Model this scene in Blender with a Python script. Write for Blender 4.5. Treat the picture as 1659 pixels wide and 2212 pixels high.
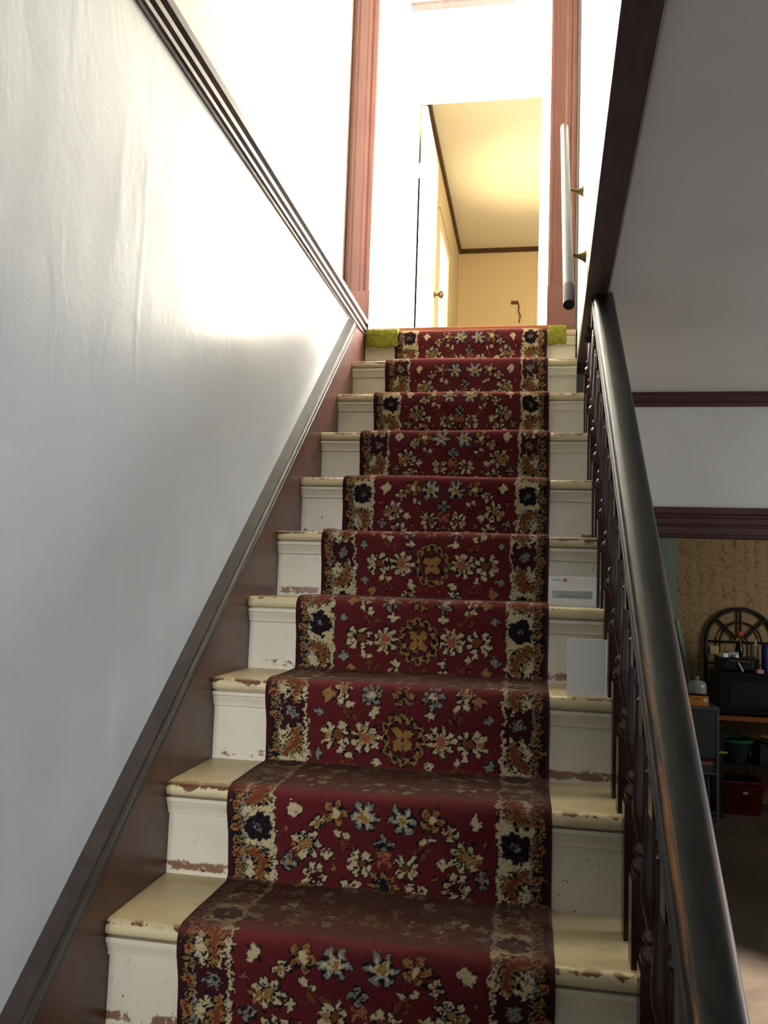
import bpy, bmesh, math, random
import numpy as np
from mathutils import Vector, Matrix

random.seed(7)
rng = np.random.default_rng(11)
for o in list(bpy.data.objects):
    bpy.data.objects.remove(o)
scene = bpy.context.scene
COL = scene.collection

# ------------------------------------------------------------------ camera
CAM = np.array([0.7573, -1.4930, 0.6307])
YAW, PITCH, ROLL, FPX = math.radians(10.036), math.radians(4.864), math.radians(1.919), 1817.1
cy, sy, cp, sp = math.cos(YAW), math.sin(YAW), math.cos(PITCH), math.sin(PITCH)
FWD = np.array([-sy * cp, cy * cp, sp])
RGT = np.array([cy, sy, 0.0])
UPV = np.cross(RGT, FWD)
R2 = math.cos(ROLL) * RGT + math.sin(ROLL) * UPV
U2 = -math.sin(ROLL) * RGT + math.cos(ROLL) * UPV
cam_data = bpy.data.cameras.new('camera')
cam = bpy.data.objects.new('camera', cam_data)
COL.objects.link(cam)
cam.matrix_world = Matrix(((R2[0], U2[0], -FWD[0], CAM[0]),
                           (R2[1], U2[1], -FWD[1], CAM[1]),
                           (R2[2], U2[2], -FWD[2], CAM[2]),
                           (0, 0, 0, 1)))
cam_data.sensor_fit = 'HORIZONTAL'
cam_data.sensor_width = 36.0
cam_data.lens = FPX * 36.0 / 1659.0
cam_data.clip_start = 0.02
scene.camera = cam


def hit(px, py, ax, val):
    """point where the photo's pixel ray meets the plane coordinate[ax] = val"""
    d = R2 * (px - 829.5) / FPX - U2 * (py - 1106.0) / FPX + FWD
    return CAM + d * (val - CAM[ax]) / d[ax]


# ------------------------------------------------------------------ world, lights, exposure
world = bpy.data.worlds.new('world')
scene.world = world
world.use_nodes = True
world.node_tree.nodes['Background'].inputs[0].default_value = (0.55, 0.62, 0.72, 1)
world.node_tree.nodes['Background'].inputs[1].default_value = 0.15
scene.view_settings.view_transform = 'Standard'
scene.view_settings.look = 'None'
scene.view_settings.gamma = 1
scene.view_settings.use_curve_mapping = False
scene.view_settings.exposure = 0.0


def area(name, loc, target, sx, sy_, power, color, spread=180):
    l = bpy.data.lights.new(name, 'AREA')
    l.shape = 'RECTANGLE'
    l.size, l.size_y, l.energy, l.color = sx, sy_, power, color
    l.spread = math.radians(spread)
    o = bpy.data.objects.new(name, l)
    COL.objects.link(o)
    o.location = loc
    o.rotation_euler = (Vector(target) - Vector(loc)).to_track_quat('-Z', 'Y').to_euler()
    return o


# daylight from the window at the right end of the upstairs hall
area('hall_window_light', (1.72, 3.0, 2.65), (0.3, 2.45, 2.3), 0.8, 1.4, 680, (1.0, 0.98, 0.93))
# daylight from the glazed front door behind the photographer
area('front_door_light', (1.05, -3.3, 0.40), (0.6, 0.5, 0.3), 0.24, 0.28, 1.0, (0.85, 0.92, 1.0))
area('left_stair_fill', (0.22, -3.3, 0.75), (-0.02, 0.6, 0.25), 0.35, 1.1, 2.9, (0.95, 0.97, 1.0), 27)  # added narrow-beam fill that brightens the left side of the stairs
# daylight from a window of the room on the right
area('side_room_window_light', (4.2, 0.85, 0.85), (0.0, 0.0, 0.55), 1.4, 1.2, 68, (0.80, 0.89, 1.0))
area('side_room_far_window_light', (4.3, 1.6, 0.2), (2.2, 1.9, 0.0), 0.9, 1.3, 6, (1.0, 0.93, 0.84))
# small fill lamp added for the dim kitchen, no window known there
area('kitchen_fill_light', (4.1, 4.8, 0.4), (2.2, 6.3, 0.3), 0.7, 0.9, 12, (1.0, 0.95, 0.88))
# far bedroom: added end-wall fill and an uplight lamp behind the door jamb
area('bedroom_fill_light', (1.9, 4.6, 2.9), (0.4, 6.8, 3.0), 0.9, 1.2, 58, (1.0, 0.95, 0.86))  # added lamp that softly lights the end wall, not the bedroom window


def spot(name, loc, target, power, color, angle, blend, radius):
    l = bpy.data.lights.new(name, 'SPOT')
    l.energy, l.color, l.spot_size, l.spot_blend, l.shadow_soft_size = power, color, math.radians(angle), blend, radius
    o = bpy.data.objects.new(name, l)
    COL.objects.link(o)
    o.location = loc
    o.rotation_euler = (Vector(target) - Vector(loc)).to_track_quat('-Z', 'Y').to_euler()
    return o


spot('bedroom_uplight', (0.75, 5.5, 2.75), (0.70, 5.5, 4.15), 85, (1.0, 0.84, 0.46), 66, 1.0, 0.06)
spot('sunbeam_on_floor', (4.2, 0.9, 0.9), (1.80, 2.50, -1.17), 5500, (1.0, 0.93, 0.8), 22, 1.0, 0.03)

# ------------------------------------------------------------------ helpers


def new_obj(name, me, mat=None, parent=None):
    o = bpy.data.objects.new(name, me)
    COL.objects.link(o)
    if mat is not None:
        me.materials.append(mat)
    if parent is not None:
        o.parent = parent
    return o


def from_bm(name, bm, mat=None, parent=None, smooth=False):
    me = bpy.data.meshes.new(name)
    bmesh.ops.recalc_face_normals(bm, faces=bm.faces)
    bm.to_mesh(me)
    bm.free()
    if smooth:
        for p in me.polygons:
            p.use_smooth = True
    return new_obj(name, me, mat, parent)


def add_box(bm, x0, x1, y0, y1, z0, z1):
    v = [bm.verts.new(c) for c in ((x0, y0, z0), (x1, y0, z0), (x1, y1, z0), (x0, y1, z0),
                                   (x0, y0, z1), (x1, y0, z1), (x1, y1, z1), (x0, y1, z1))]
    for f in ((0, 3, 2, 1), (4, 5, 6, 7), (0, 1, 5, 4), (1, 2, 6, 5), (2, 3, 7, 6), (3, 0, 4, 7)):
        bm.faces.new([v[i] for i in f])
    return v


def box(name, x0, x1, y0, y1, z0, z1, mat, parent=None, bev=0.0, seg=2):
    bm = bmesh.new()
    add_box(bm, x0, x1, y0, y1, z0, z1)
    if bev:
        bmesh.ops.bevel(bm, geom=bm.edges[:], offset=bev, segments=seg, affect='EDGES', profile=0.5)
    return from_bm(name, bm, mat, parent, smooth=False)


def prism(name, pts, ext, mat, parent=None, smooth=False):
    """pts: closed loop of 3D points, swept by vector ext"""
    bm = bmesh.new()
    a = [bm.verts.new(p) for p in pts]
    b = [bm.verts.new(Vector(p) + Vector(ext)) for p in pts]
    n = len(pts)
    for i in range(n):
        bm.faces.new((a[i], a[(i + 1) % n], b[(i + 1) % n], b[i]))
    bm.faces.new(a[::-1])
    bm.faces.new(b)
    o = from_bm(name, bm, mat, parent)
    if smooth:
        shade_angle(o)
    return o


def shade_angle(o, ang=35):
    me = o.data
    for p in me.polygons:
        p.use_smooth = True
    bm = bmesh.new()
    bm.from_mesh(me)
    for e in bm.edges:
        if len(e.link_faces) == 2 and e.calc_face_angle() > math.radians(ang):
            e.smooth = False
    bm.to_mesh(me)
    bm.free()


def lathe(bm, prof, cx=0, cy_=0, seg=14, cap=True):
    rings = []
    for r, z in prof:
        rings.append([bm.verts.new((cx + r * math.cos(2 * math.pi * i / seg), cy_ + r * math.sin(2 * math.pi * i / seg), z)) for i in range(seg)])
    for a, b in zip(rings[:-1], rings[1:]):
        for i in range(seg):
            bm.faces.new((a[i], a[(i + 1) % seg], b[(i + 1) % seg], b[i]))
    if cap:
        bm.faces.new(rings[0][::-1])
        bm.faces.new(rings[-1])


def lathe_obj(name, prof, loc, mat, parent=None, seg=20, cap=True):
    bm = bmesh.new()
    lathe(bm, prof, seg=seg, cap=cap)
    o = from_bm(name, bm, mat, parent)
    shade_angle(o, 40)
    o.location = loc
    return o


def tube(name, pts, r, mat, parent=None, seg=12, radii=None):
    bm = bmesh.new()
    pts = [Vector(p) for p in pts]
    rings = []
    for i, p in enumerate(pts):
        t = (pts[min(i + 1, len(pts) - 1)] - pts[max(i - 1, 0)]).normalized()
        a = t.cross(Vector((0.31, 0.2, 0.93))).normalized()
        b = t.cross(a)
        rr = radii[i] if radii else r
        rings.append([bm.verts.new(p + a * rr * math.cos(2 * math.pi * k / seg) + b * rr * math.sin(2 * math.pi * k / seg)) for k in range(seg)])
    for A, B in zip(rings[:-1], rings[1:]):
        for k in range(seg):
            bm.faces.new((A[k], A[(k + 1) % seg], B[(k + 1) % seg], B[k]))
    bm.faces.new(rings[0][::-1])
    bm.faces.new(rings[-1])
    o = from_bm(name, bm, mat, parent)
    shade_angle(o, 45)
    return o


def thing(name, label, cat, loc=(0, 0, 0), group=None):
    o = bpy.data.objects.new(name, None)
    COL.objects.link(o)
    o.location = loc
    o.empty_display_size = 0.05
    return tag(o, label, cat, group)


def tag(o, label, cat, group=None):
    o['label'] = label
    o['category'] = cat
    if group:
        o['group'] = group
    return o


def struct(o, label=None):
    o['kind'] = 'structure'
    if label:
        o['label'] = label
    return o


# ------------------------------------------------------------------ materials


def lin(c):
    return tuple(((v / 255) / 12.92 if v / 255 <= 0.04045 else ((v / 255 + 0.055) / 1.055) ** 2.4) for v in c) + (1,)


class Mat:
    def __init__(self, name, base, rough=0.5, metallic=0.0, spec=0.5, coat=0.0):
        self.m = bpy.data.materials.new(name)
        self.m.use_nodes = True
        self.nt = self.m.node_tree
        self.b = self.nt.nodes['Principled BSDF']
        self.b.inputs['Base Color'].default_value = lin(base)
        self.b.inputs['Roughness'].default_value = rough
        self.b.inputs['Metallic'].default_value = metallic
        self.b.inputs['Specular IOR Level'].default_value = spec
        self.b.inputs['Coat Weight'].default_value = coat
        self.col = None
        self.base = base
        self.hgt = None

    def n(self, t, **kw):
        nd = self.nt.nodes.new(t)
        for k, v in kw.items():
            setattr(nd, k, v)
        return nd

    def link(self, a, b):
        self.nt.links.new(a, b)

    def coord(self, which='Object', scale=(1, 1, 1)):
        tc = self.n('ShaderNodeTexCoord')
        mp = self.n('ShaderNodeMapping')
        mp.inputs['Scale'].default_value = scale
        self.link(tc.outputs[which], mp.inputs['Vector'])
        return mp.outputs['Vector']

    def noise(self, vec, scale, detail=4, rough=0.6, dist=0.0):
        t = self.n('ShaderNodeTexNoise')
        t.inputs['Scale'].default_value = scale
        t.inputs['Detail'].default_value = detail
        t.inputs['Roughness'].default_value = rough
        t.inputs['Distortion'].default_value = dist
        self.link(vec, t.inputs['Vector'])
        return t.outputs['Fac']

    def ramp(self, fac, stops):
        r = self.n('ShaderNodeValToRGB')
        e = r.color_ramp.elements
        while len(e) < len(stops):
            e.new(0.5)
        for i, (p, c) in enumerate(stops):
            e[i].position = p
            e[i].color = c if len(c) == 4 else tuple(c) + (1,)
        self.link(fac, r.inputs['Fac'])
        return r.outputs['Color']

    def mask(self, fac, lo, hi):
        r = self.n('ShaderNodeMapRange')
        r.inputs['From Min'].default_value = lo
        r.inputs['From Max'].default_value = hi
        self.link(fac, r.inputs['Value'])
        return r.outputs['Result']

    def math(self, op, a, b=None, c=None):
        m = self.n('ShaderNodeMath', operation=op)
        for i, v in enumerate((a, b, c)):
            if v is None:
                continue
            if hasattr(v, 'links'):
                self.link(v, m.inputs[i])
            else:
                m.inputs[i].default_value = v
        return m.outputs[0]

    def mix(self, fac, color):
        """lay colour over what the base colour is so far"""
        mx = self.n('ShaderNodeMix', data_type='RGBA')
        if hasattr(fac, 'links'):
            self.link(fac, mx.inputs[0])
        else:
            mx.inputs[0].default_value = fac
        if self.col is None:
            mx.inputs[6].default_value = lin(self.base)
        else:
            self.link(self.col, mx.inputs[6])
        if hasattr(color, 'links'):
            self.link(color, mx.inputs[7])
        else:
            mx.inputs[7].default_value = lin(color)
        self.col = mx.outputs[2]
        self.link(self.col, self.b.inputs['Base Color'])
        return self

    def bump(self, h, dist=0.002, strength=1.0):
        b = self.n('ShaderNodeBump')
        b.inputs['Distance'].default_value = dist
        b.inputs['Strength'].default_value = strength
        self.link(h, b.inputs['Height'])
        if self.hgt is not None:
            self.link(self.hgt, b.inputs['Normal'])
        self.hgt = b.outputs['Normal']
        self.link(self.hgt, self.b.inputs['Normal'])
        return self

    def sep(self, vec):
        s = self.n('ShaderNodeSeparateXYZ')
        self.link(vec, s.inputs[0])
        return s.outputs


def geo_pos(M):
    return M.n('ShaderNodeNewGeometry').outputs['Position']


def plain(name, base, rough=0.5, metallic=0.0, nz=0.12, scale=30, spec=0.5):
    M = Mat(name, base, rough, metallic, spec)
    f = M.noise(M.coord(), scale)
    M.mix(M.math('MULTIPLY', f, nz * 2), tuple(v * 0.6 for v in base))
    return M.m


# glossy old wall paint of the stairwell
M = Mat('gloss_wall_paint', (214, 215, 216), 0.34, spec=0.5, coat=0.8)
M.b.inputs['Coat Roughness'].default_value = 0.19
pos = geo_pos(M)
f = M.noise(pos, 1.7, 3, 0.5)
M.mix(M.mask(f, 0.4, 0.75), (202, 202, 201))
stretch = M.coord('Object', (1, 1, 0.55))
M.bump(M.noise(stretch, 2.2, 2, 0.45), 0.030, 0.70)
M.bump(M.noise(stretch, 7, 3, 0.55, 0.8), 0.008, 0.55)
M.bump(M.noise(pos, 75, 3, 0.6), 0.0012, 0.5)
s = M.sep(pos)
wob = M.math('MULTIPLY', M.math('SUBTRACT', M.noise(pos, 3, 2), 0.5), 0.05)
seam = M.math('ABSOLUTE', M.math('SUBTRACT', M.math('ADD', s[1], wob), 0.03))
M.bump(M.math('SUBTRACT', 1.0, M.mask(seam, 0.0, 0.016)), 0.0012, 0.8)
M_WALL = M.m

M = Mat('white_wall_paint', (236, 234, 228), 0.38)
pos = geo_pos(M)
M.mix(M.mask(M.noise(pos, 2.2, 4), 0.45, 0.8), (222, 219, 210))
M.bump(M.noise(pos, 9, 3), 0.006, 0.4)
M_WHITE = M.m

M = Mat('grey_room_paint', (196, 190, 180), 0.62)
pos = geo_pos(M)
M.mix(M.mask(M.noise(pos, 2.0, 5), 0.4, 0.8), (184, 177, 168))
M.bump(M.noise(pos, 60, 3), 0.001, 0.4)
M_ROOM = M.m
M = Mat('grey_ceiling_paint', (208, 200, 190), 0.65)
pos = geo_pos(M)
M.mix(M.mask(M.noise(pos, 1.6, 5), 0.4, 0.8), (196, 188, 178))
M.bump(M.noise(pos, 45, 3), 0.001, 0.4)
M_CEIL = M.m

# red-brown varnished softwood (casings, left string)
def wood(name, base, dark, rough, grain=(6, 6, 60), spec=0.5, wear=None):
    M = Mat(name, base, rough, spec=spec)
    v = M.coord('Object', grain)
    f = M.noise(v, 1.6, 5, 0.6, 0.4)
    M.mix(M.mask(f, 0.38, 0.72), dark)
    f2 = M.noise(M.coord(), 5, 4)
    M.mix(M.math('MULTIPLY', M.mask(f2, 0.45, 0.8), 0.35), tuple(int(x * 0.75) for x in dark))
    if wear:
        f3 = M.noise(M.coord('Object', (40, 12, 12)), 2.0, 4, 0.65)
        M.mix(M.mask(f3, 0.70, 0.76), wear)
    M.bump(f, 0.0006, 0.6)
    return M


M_CASING = wood('red_brown_varnish', (112, 66, 52), (92, 49, 40), 0.42, (170, 170, 2.0)).m
M_STRING = wood('red_brown_string_varnish', (84, 46, 36), (64, 34, 27), 0.33, (8, 8, 8)).m
M_STRINGCAP = wood('worn_dark_moulding', (62, 52, 47), (42, 34, 31), 0.40, (10, 10, 10), wear=(128, 92, 60)).m
M_TRIMDARK = wood('dark_mahogany_trim', (74, 42, 38), (54, 29, 28), 0.42, (3, 50, 50)).m
M_MOULD = wood('grey_brown_moulding', (98, 78, 76), (66, 50, 50), 0.30, (40, 3, 40)).m
M_BEAM = wood('dark_beam_varnish', (74, 52, 49), (54, 38, 37), 0.45, (40, 3, 40)).m
M_BAL = wood('dark_baluster_varnish', (58, 36, 32), (36, 21, 20), 0.22, (12, 12, 3)).m

# handrail: black-brown with varnish rubbed through along its edges
M = Mat('worn_black_handrail', (30, 29, 27), 0.46)
v = M.coord('Object')
sx = M.sep(v)
edge = M.math('ABSOLUTE', M.math('SUBTRACT', sx[0], 0.0))
nz = M.noise(M.coord('Object', (60, 2.2, 1)), 2.0, 5, 0.65)
band = M.math('MULTIPLY', M.mask(edge, 0.0190, 0.0235), M.math('SUBTRACT', 1.0, M.mask(edge, 0.0290, 0.0305)))
lower = M.math('MULTIPLY', M.mask(sx[1], 0.55, 0.95), M.math('SUBTRACT', 1.0, M.math('MULTIPLY', M.mask(sx[1], 1.15, 1.75), 0.95)))
wearm = M.math('MULTIPLY', M.math('MULTIPLY', band, lower), M.mask(nz, 0.40, 0.56))
up = M.mask(sx[2], -0.022, -0.008)
wearm = M.math('MULTIPLY', wearm, up)
M.mix(wearm, (150, 102, 50))
fl = M.noise(M.coord('Object', (30, 30, 30)), 3.0, 5, 0.7)
M.mix(M.math('MULTIPLY', M.mask(fl, 0.66, 0.74), 0.3), (120, 112, 100))
M.bump(M.noise(M.coord('Object', (80, 2, 80)), 2, 3), 0.0005, 0.5)
M_RAIL = M.m

# chipped cream step paint
def cream(name, base, chips_riser=False, chips_edge=False):
    M = Mat(name, base, 0.25 if chips_riser else 0.33)
    s = M.sep(M.coord('Object'))
    v = geo_pos(M)
    M.mix(M.mask(M.noise(v, 3.5, 4), 0.45, 0.8), tuple(int(x * 0.92) for x in base))
    M.mix(M.math('MULTIPLY', M.mask(M.noise(v, 38, 5, 0.75), 0.60, 0.72), 0.35), (128, 112, 82))
    warp = M.noise(v, 26, 6, 0.72)
    blotch = M.noise(v, 5.0, 2, 0.5)
    if chips_riser:
        # band of lost paint a little above the tread below (object z=0 at riser foot)
        zz = M.math('ADD', s[2], M.math('MULTIPLY', M.math('SUBTRACT', warp, 0.5), 0.035))
        bnd = M.math('MULTIPLY', M.mask(zz, 0.008, 0.012), M.math('SUBTRACT', 1.0, M.mask(zz, 0.026, 0.030)))
        m = M.math('MULTIPLY', bnd, M.mask(M.math('ADD', warp, M.math('MULTIPLY', blotch, 0.9)), 0.94, 0.99))
        M.mix(m, (122, 88, 68))
        m2 = M.mask(M.noise(v, 60, 2, 0.5), 0.725, 0.745)
        lowz = M.math('SUBTRACT', 1.0, M.mask(s[2], 0.05, 0.15))
        M.mix(M.math('MULTIPLY', m2, lowz), (70, 44, 34))
    if chips_edge:
        # object origin lies on the nosing line: y = 0 front, z = 0 top
        e = M.math('ADD', M.math('ABSOLUTE', s[2]), M.math('ABSOLUTE', M.math('SUBTRACT', s[1], 0.006)))
        near = M.math('SUBTRACT', 1.0, M.mask(e, 0.006, 0.030))
        m = M.mask(M.math('ADD', M.math('MULTIPLY', near, 0.22), M.math('ADD', M.math('MULTIPLY', warp, 0.6), M.math('MULTIPLY', blotch, 0.4))), 0.690, 0.715)
        M.mix(m, (96, 62, 40))
        # grime and yellowing on the walked-on top
        M.mix(M.math('MULTIPLY', M.mask(s[2], -0.004, -0.001), 0.45), (196, 172, 122))
        M.mix(M.math('MULTIPLY', M.mask(M.noise(v, 14, 5, 0.7), 0.52, 0.72), 0.30), (120, 98, 64))
    M.bump(M.noise(v, 45, 3), 0.0010, 0.45)
    M.bump(warp, 0.0006, 0.5)
    return M.m


M_TREAD = cream('chipped_cream_tread_paint', (202, 186, 146), chips_edge=True)
M_RISER = cream('chipped_cream_riser_paint', (206, 199, 178), chips_riser=True)
M_COVE = cream('cream_moulding_paint', (204, 196, 172))

M = Mat('runner_wool', (90, 25, 28), 0.92, spec=0.15)
at = M.n('ShaderNodeAttribute', attribute_name='pattern')
M.mix(1.0, at.outputs['Color'])
M.b.inputs['Sheen Weight'].default_value = 0.0
M.b.inputs['Sheen Roughness'].default_value = 0.5
M.bump(M.noise(M.coord(), 420, 2), 0.0012, 0.6)
M_RUNNER = M.m

M = Mat('olive_carpet', (124, 122, 40), 0.95, spec=0.1)
f = M.noise(M.coord(), 55, 4, 0.7)
M.mix(M.mask(f, 0.35, 0.7), (84, 84, 22))
M.bump(f, 0.006, 0.9)
M_OLIVE = M.m

M = Mat('tan_striped_wallpaper', (200, 174, 126), 0.7)
w = M.n('ShaderNodeTexWave', bands_direction='X')
w.inputs['Scale'].default_value = 9
w.inputs['Distortion'].default_value = 0.6
M.link(M.coord(), w.inputs['Vector'])
M.mix(M.math('MULTIPLY', w.outputs['Fac'], 0.35), (182, 152, 102))
M_TANPAPER = M.m
M_TANPLAIN = plain('tan_wall_paint', (200, 178, 136), 0.7)
M_BEDCEIL = plain('cream_ceiling_paint', (226, 212, 184), 0.7, nz=0.05, scale=2)

M = Mat('brown_floral_wallpaper', (168, 140, 104), 0.75)
v = M.coord('Object', (1, 1, 1))
vo = M.n('ShaderNodeTexVoronoi')
vo.inputs['Scale'].default_value = 16
M.link(v, vo.inputs['Vector'])
M.mix(M.math('MULTIPLY', M.math('SUBTRACT', 1.0, M.mask(vo.outputs['Distance'], 0.18, 0.34)), 0.75), (110, 76, 46))
f = M.noise(v, 32, 4, 0.7)
M.mix(M.mask(f, 0.5, 0.62), (138, 108, 74))
wv = M.n('ShaderNodeTexWave', bands_direction='X')
wv.inputs['Scale'].default_value = 3.2
M.link(v, wv.inputs['Vector'])
M.mix(M.math('MULTIPLY', wv.outputs['Fac'], 0.25), (200, 166, 118))
M_FLORAL = M.m
M_MINT = plain('mint_paint', (142, 166, 150), 0.5, scale=4)

M = Mat('brown_floor', (92, 80, 70), 0.42)
f = M.noise(M.coord('Object', (1, 1, 1)), 3.0, 5, 0.65)
M.mix(M.mask(f, 0.4, 0.75), (66, 56, 48))
M_FLOOR = M.m

M_DOORW = plain('white_door_paint', (238, 234, 224), 0.4, nz=0.05)
M_BRONZE = plain('aged_bronze', (92, 66, 42), 0.4, 0.8)
M_PIPE = plain('grey_satin_rail', (62, 65, 68), 0.35, 0.1, nz=0.05)
M_RUBBER = plain('black_rubber', (24, 24, 26), 0.6)
M_BRASSG = plain('tarnished_brass', (112, 104, 62), 0.4, 0.85)
M_PAPER = plain('white_paper', (244, 244, 242), 0.75, nz=0.02)
M_PAPER2 = plain('window_film', (234, 234, 234), 0.6, nz=0.05)
M_INK = plain('grey_ink', (168, 166, 164), 0.8)
M_INKRED = plain('red_ink', (190, 96, 90), 0.8)
M_BLACKM = plain('black_iron', (22, 20, 20), 0.5)
M_BLACKP = plain('black_plastic', (18, 18, 20), 0.3)
M_DGLASS = plain('dark_oven_glass', (44, 44, 46), 0.22)
M_ORANGEW = plain('orange_wood', (150, 84, 34), 0.5)
M_ORANGEC = plain('orange_carton', (222, 140, 48), 0.6)
M_MAROON = plain('maroon_glaze', (88, 24, 24), 0.35)
M_STEEL = plain('grey_steel', (112, 116, 120), 0.4, 0.5)
M_DSTEEL = plain('dark_grey_panel', (70, 72, 76), 0.5)
M_GREEN = plain('green_enamel', (28, 104, 72), 0.4)
M_DGREEN = plain('dark_green_plastic', (22, 44, 36), 0.5)
M_YELLOW = plain('yellow_plastic', (196, 178, 84), 0.5)
M_RED = plain('dark_red_plastic', (104, 18, 22), 0.45)
M_CREAMB = plain('cream_ceramic', (226, 206, 158), 0.4)
M_FLOWER = plain('orange_petals', (224, 84, 28), 0.6)
M_PINK = plain('pink_cloth', (216, 150, 156), 0.7)
M_BLUE = plain('deep_blue_plastic', (38, 40, 120), 0.4)
M_LILAC = plain('lilac_grey_paper', (170, 166, 180), 0.7)
M_PINKBOX = plain('pinkish_carton', (150, 100, 88), 0.7)
M = Mat('clear_glass', (245, 248, 248), 0.03)
M.b.inputs['Transmission Weight'].default_value = 0.72
M.b.inputs['IOR'].default_value = 1.45
M_GLASS = M.m
M = Mat('daylit_blind', (255, 246, 224), 0.8)
M.b.inputs['Emission Color'].default_value = (1.0, 0.93, 0.76, 1)
M.b.inputs['Emission Strength'].default_value = 2.2
M_BLIND = M.m

# ------------------------------------------------------------------ dimensions (metres)
D, H = 0.2373, 0.195           # tread going, riser height
K0, K1 = -5, 9                 # first step above the floor, landing
ZF = -6 * H                    # ground floor
ZL = 9 * H                     # landing
ZC = 1.565                     # ceiling of the lower room
ZU = 4.15                      # upstairs ceiling
OVH = 0.024                    # nosing overhang
SL = H / D


def xr_wall(y):                # right stairwell wall is a little out of square
    return 0.884 + 0.0215 * (y + 0.2)


# ------------------------------------------------------------------ setting: lower floor
struct(box('floor', -0.3, 5.2, -4.2, 7.2, ZF - 0.1, ZF, M_FLOOR), 'dark brown floor of the lower rooms')
struct(box('wall_left', -0.14, -0.02, -3.6, 2.28, ZF, ZL + 0.03, M_WALL), 'glossy pale grey painted stair wall with bumps and a seam')
struct(box('wall_left_upper', -0.24, -0.125, -1.3, 2.25, ZL + 0.03, ZU, M_WHITE), 'bright white wall above the moulding')
struct(box('wall_front', -0.24, 4.6, -3.75, -3.6, ZF, ZC, M_ROOM))
struct(box('wall_right', 4.5, 4.6, -3.6, 7.0, ZF, ZC, M_ROOM))
bm = bmesh.new()
add_box(bm, 0.94, 4.6, -3.6, 2.62, ZC, ZC + 0.12)
add_box(bm, -0.24, 0.94, -3.6, -1.3, ZC, ZC + 0.12)
add_box(bm, 1.0, 4.6, 2.62, 7.0, ZC, ZC + 0.12)
struct(from_bm('ceiling', bm, M_CEIL), 'grey ceiling of the room beside the stairs')
YW = 2.56                      # wall of the lower room that holds the wide opening
bm = bmesh.new()
add_box(bm, 0.99, 4.5, YW, YW + 0.14, 0.905, ZC)
add_box(bm, 0.99, 1.22, YW, YW + 0.14, ZF, 0.905)
add_box(bm, 3.0, 4.5, YW, YW + 0.14, ZF, 0.905)
struct(from_bm('wall_back', bm, M_ROOM), 'grey wall above the dark cornice and doorway head')


def moulding(name, prof, axis_pts, mat, parent=None):
    """extrude profile [(out, up)] between two points; out = direction vector, up = z"""
    (p0, p1, out) = axis_pts
    out = Vector(out)
    pts = [Vector(p0) + out * a + Vector((0, 0, b)) for a, b in prof]
    return prism(name, pts, Vector(p1) - Vector(p0), mat, parent)


# picture moulding / cornice at the ceiling line
struct(moulding('trim_1', [(0, -0.066), (0.012, -0.066), (0.016, -0.05), (0.012, -0.044), (0.022, -0.03), (0.022, -0.012), (0.03, -0.008), (0.03, 0), (0, 0)],
                ((0.99, YW, ZC), (4.5, YW, ZC), (0, -1, 0)), M_TRIMDARK), 'dark mahogany cornice strip along the grey ceiling')
struct(moulding('trim_2', [(0, -0.005), (0.018, -0.005), (0.018, 0.026), (0.012, 0.03), (0.012, 0.036), (0.022, 0.042), (0.022, 0.066), (0.014, 0.072), (0.014, 0.082), (0.026, 0.09), (0.026, 0.117), (0, 0.117)],
                ((1.12, YW, 0.91), (3.1, YW, 0.91), (0, -1, 0)), M_TRIMDARK), 'dark mahogany moulded head casing over the wide doorway')
struct(box('trim_3', 1.12, 1.22, YW - 0.02, YW + 0.16, ZF, 0.91, M_TRIMDARK), 'dark door casing behind the balustrade')
struct(box('trim_4', 1.22, 3.0, YW, YW + 0.14, 0.893, 0.905, M_TRIMDARK))

# dark board along the edge of the ceiling opening
yb0, yb1 = -1.3, 2.12
bm = bmesh.new()
ring = []
for y in (yb0, yb1):
    x = xr_wall(y) - 0.004
    ring.append([bm.verts.new(c) for c in ((x, y, 1.548), (x + 0.066, y, 1.548), (x + 0.072, y, 1.554), (x + 0.072, y, 1.60), (x, y, 1.60))])
for i in range(5):
    bm.faces.new((ring[0][i], ring[0][(i + 1) % 5], ring[1][(i + 1) % 5], ring[1][i]))
bm.faces.new(ring[0][::-1])
bm.faces.new(ring[1])
struct(from_bm('trim_5', bm, M_BEAM), 'dark varnished board edging the stairwell opening in the ceiling')

# ------------------------------------------------------------------ setting: upper floor
bm = bmesh.new()
va = [(xr_wall(y), y, z) for y, z in ((-1.3, 1.58), (2.2, 1.58), (2.2, ZU), (-1.3, ZU))]
a = [bm.verts.new(c) for c in va]
b = [bm.verts.new((c[0] + 0.09, c[1], c[2])) for c in va]
for i in range(4):
    bm.faces.new((a[i], a[(i + 1) % 4], b[(i + 1) % 4], b[i]))
bm.faces.new(a)
bm.faces.new(b[::-1])
struct(from_bm('wall_right_upper', bm, M_WHITE), 'white wall beside the upper stairs')
struct(box('wall_front_upper', -0.24, 1.0, -1.42, -1.3, ZC, ZU, M_WHITE))
struct(box('ceiling_upper', -0.3, 2.1, -1.42, 3.55, ZU, ZU + 0.1, M_WHITE), 'white ceiling over the stair landing')
bm = bmesh.new()
add_box(bm, -0.1, 2.0, 2.165, 7.2, ZL - 0.10, ZL)
struct(from_bm('floor_upper', bm, M_OLIVE), 'olive carpeted landing floor')
YO = 2.20                      # opening at the head of the stairs
bm = bmesh.new()
add_box(bm, -0.24, -0.015, YO + 0.02, YO + 0.11, ZL - 0.1, ZU)
add_box(bm, 0.815, 2.0, YO + 0.02, YO + 0.11, ZL - 0.1, ZU)
add_box(bm, -0.015, 0.815, YO + 0.02, YO + 0.11, 3.95, ZU)
struct(from_bm('wall_landing', bm, M_WHITE))
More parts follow.
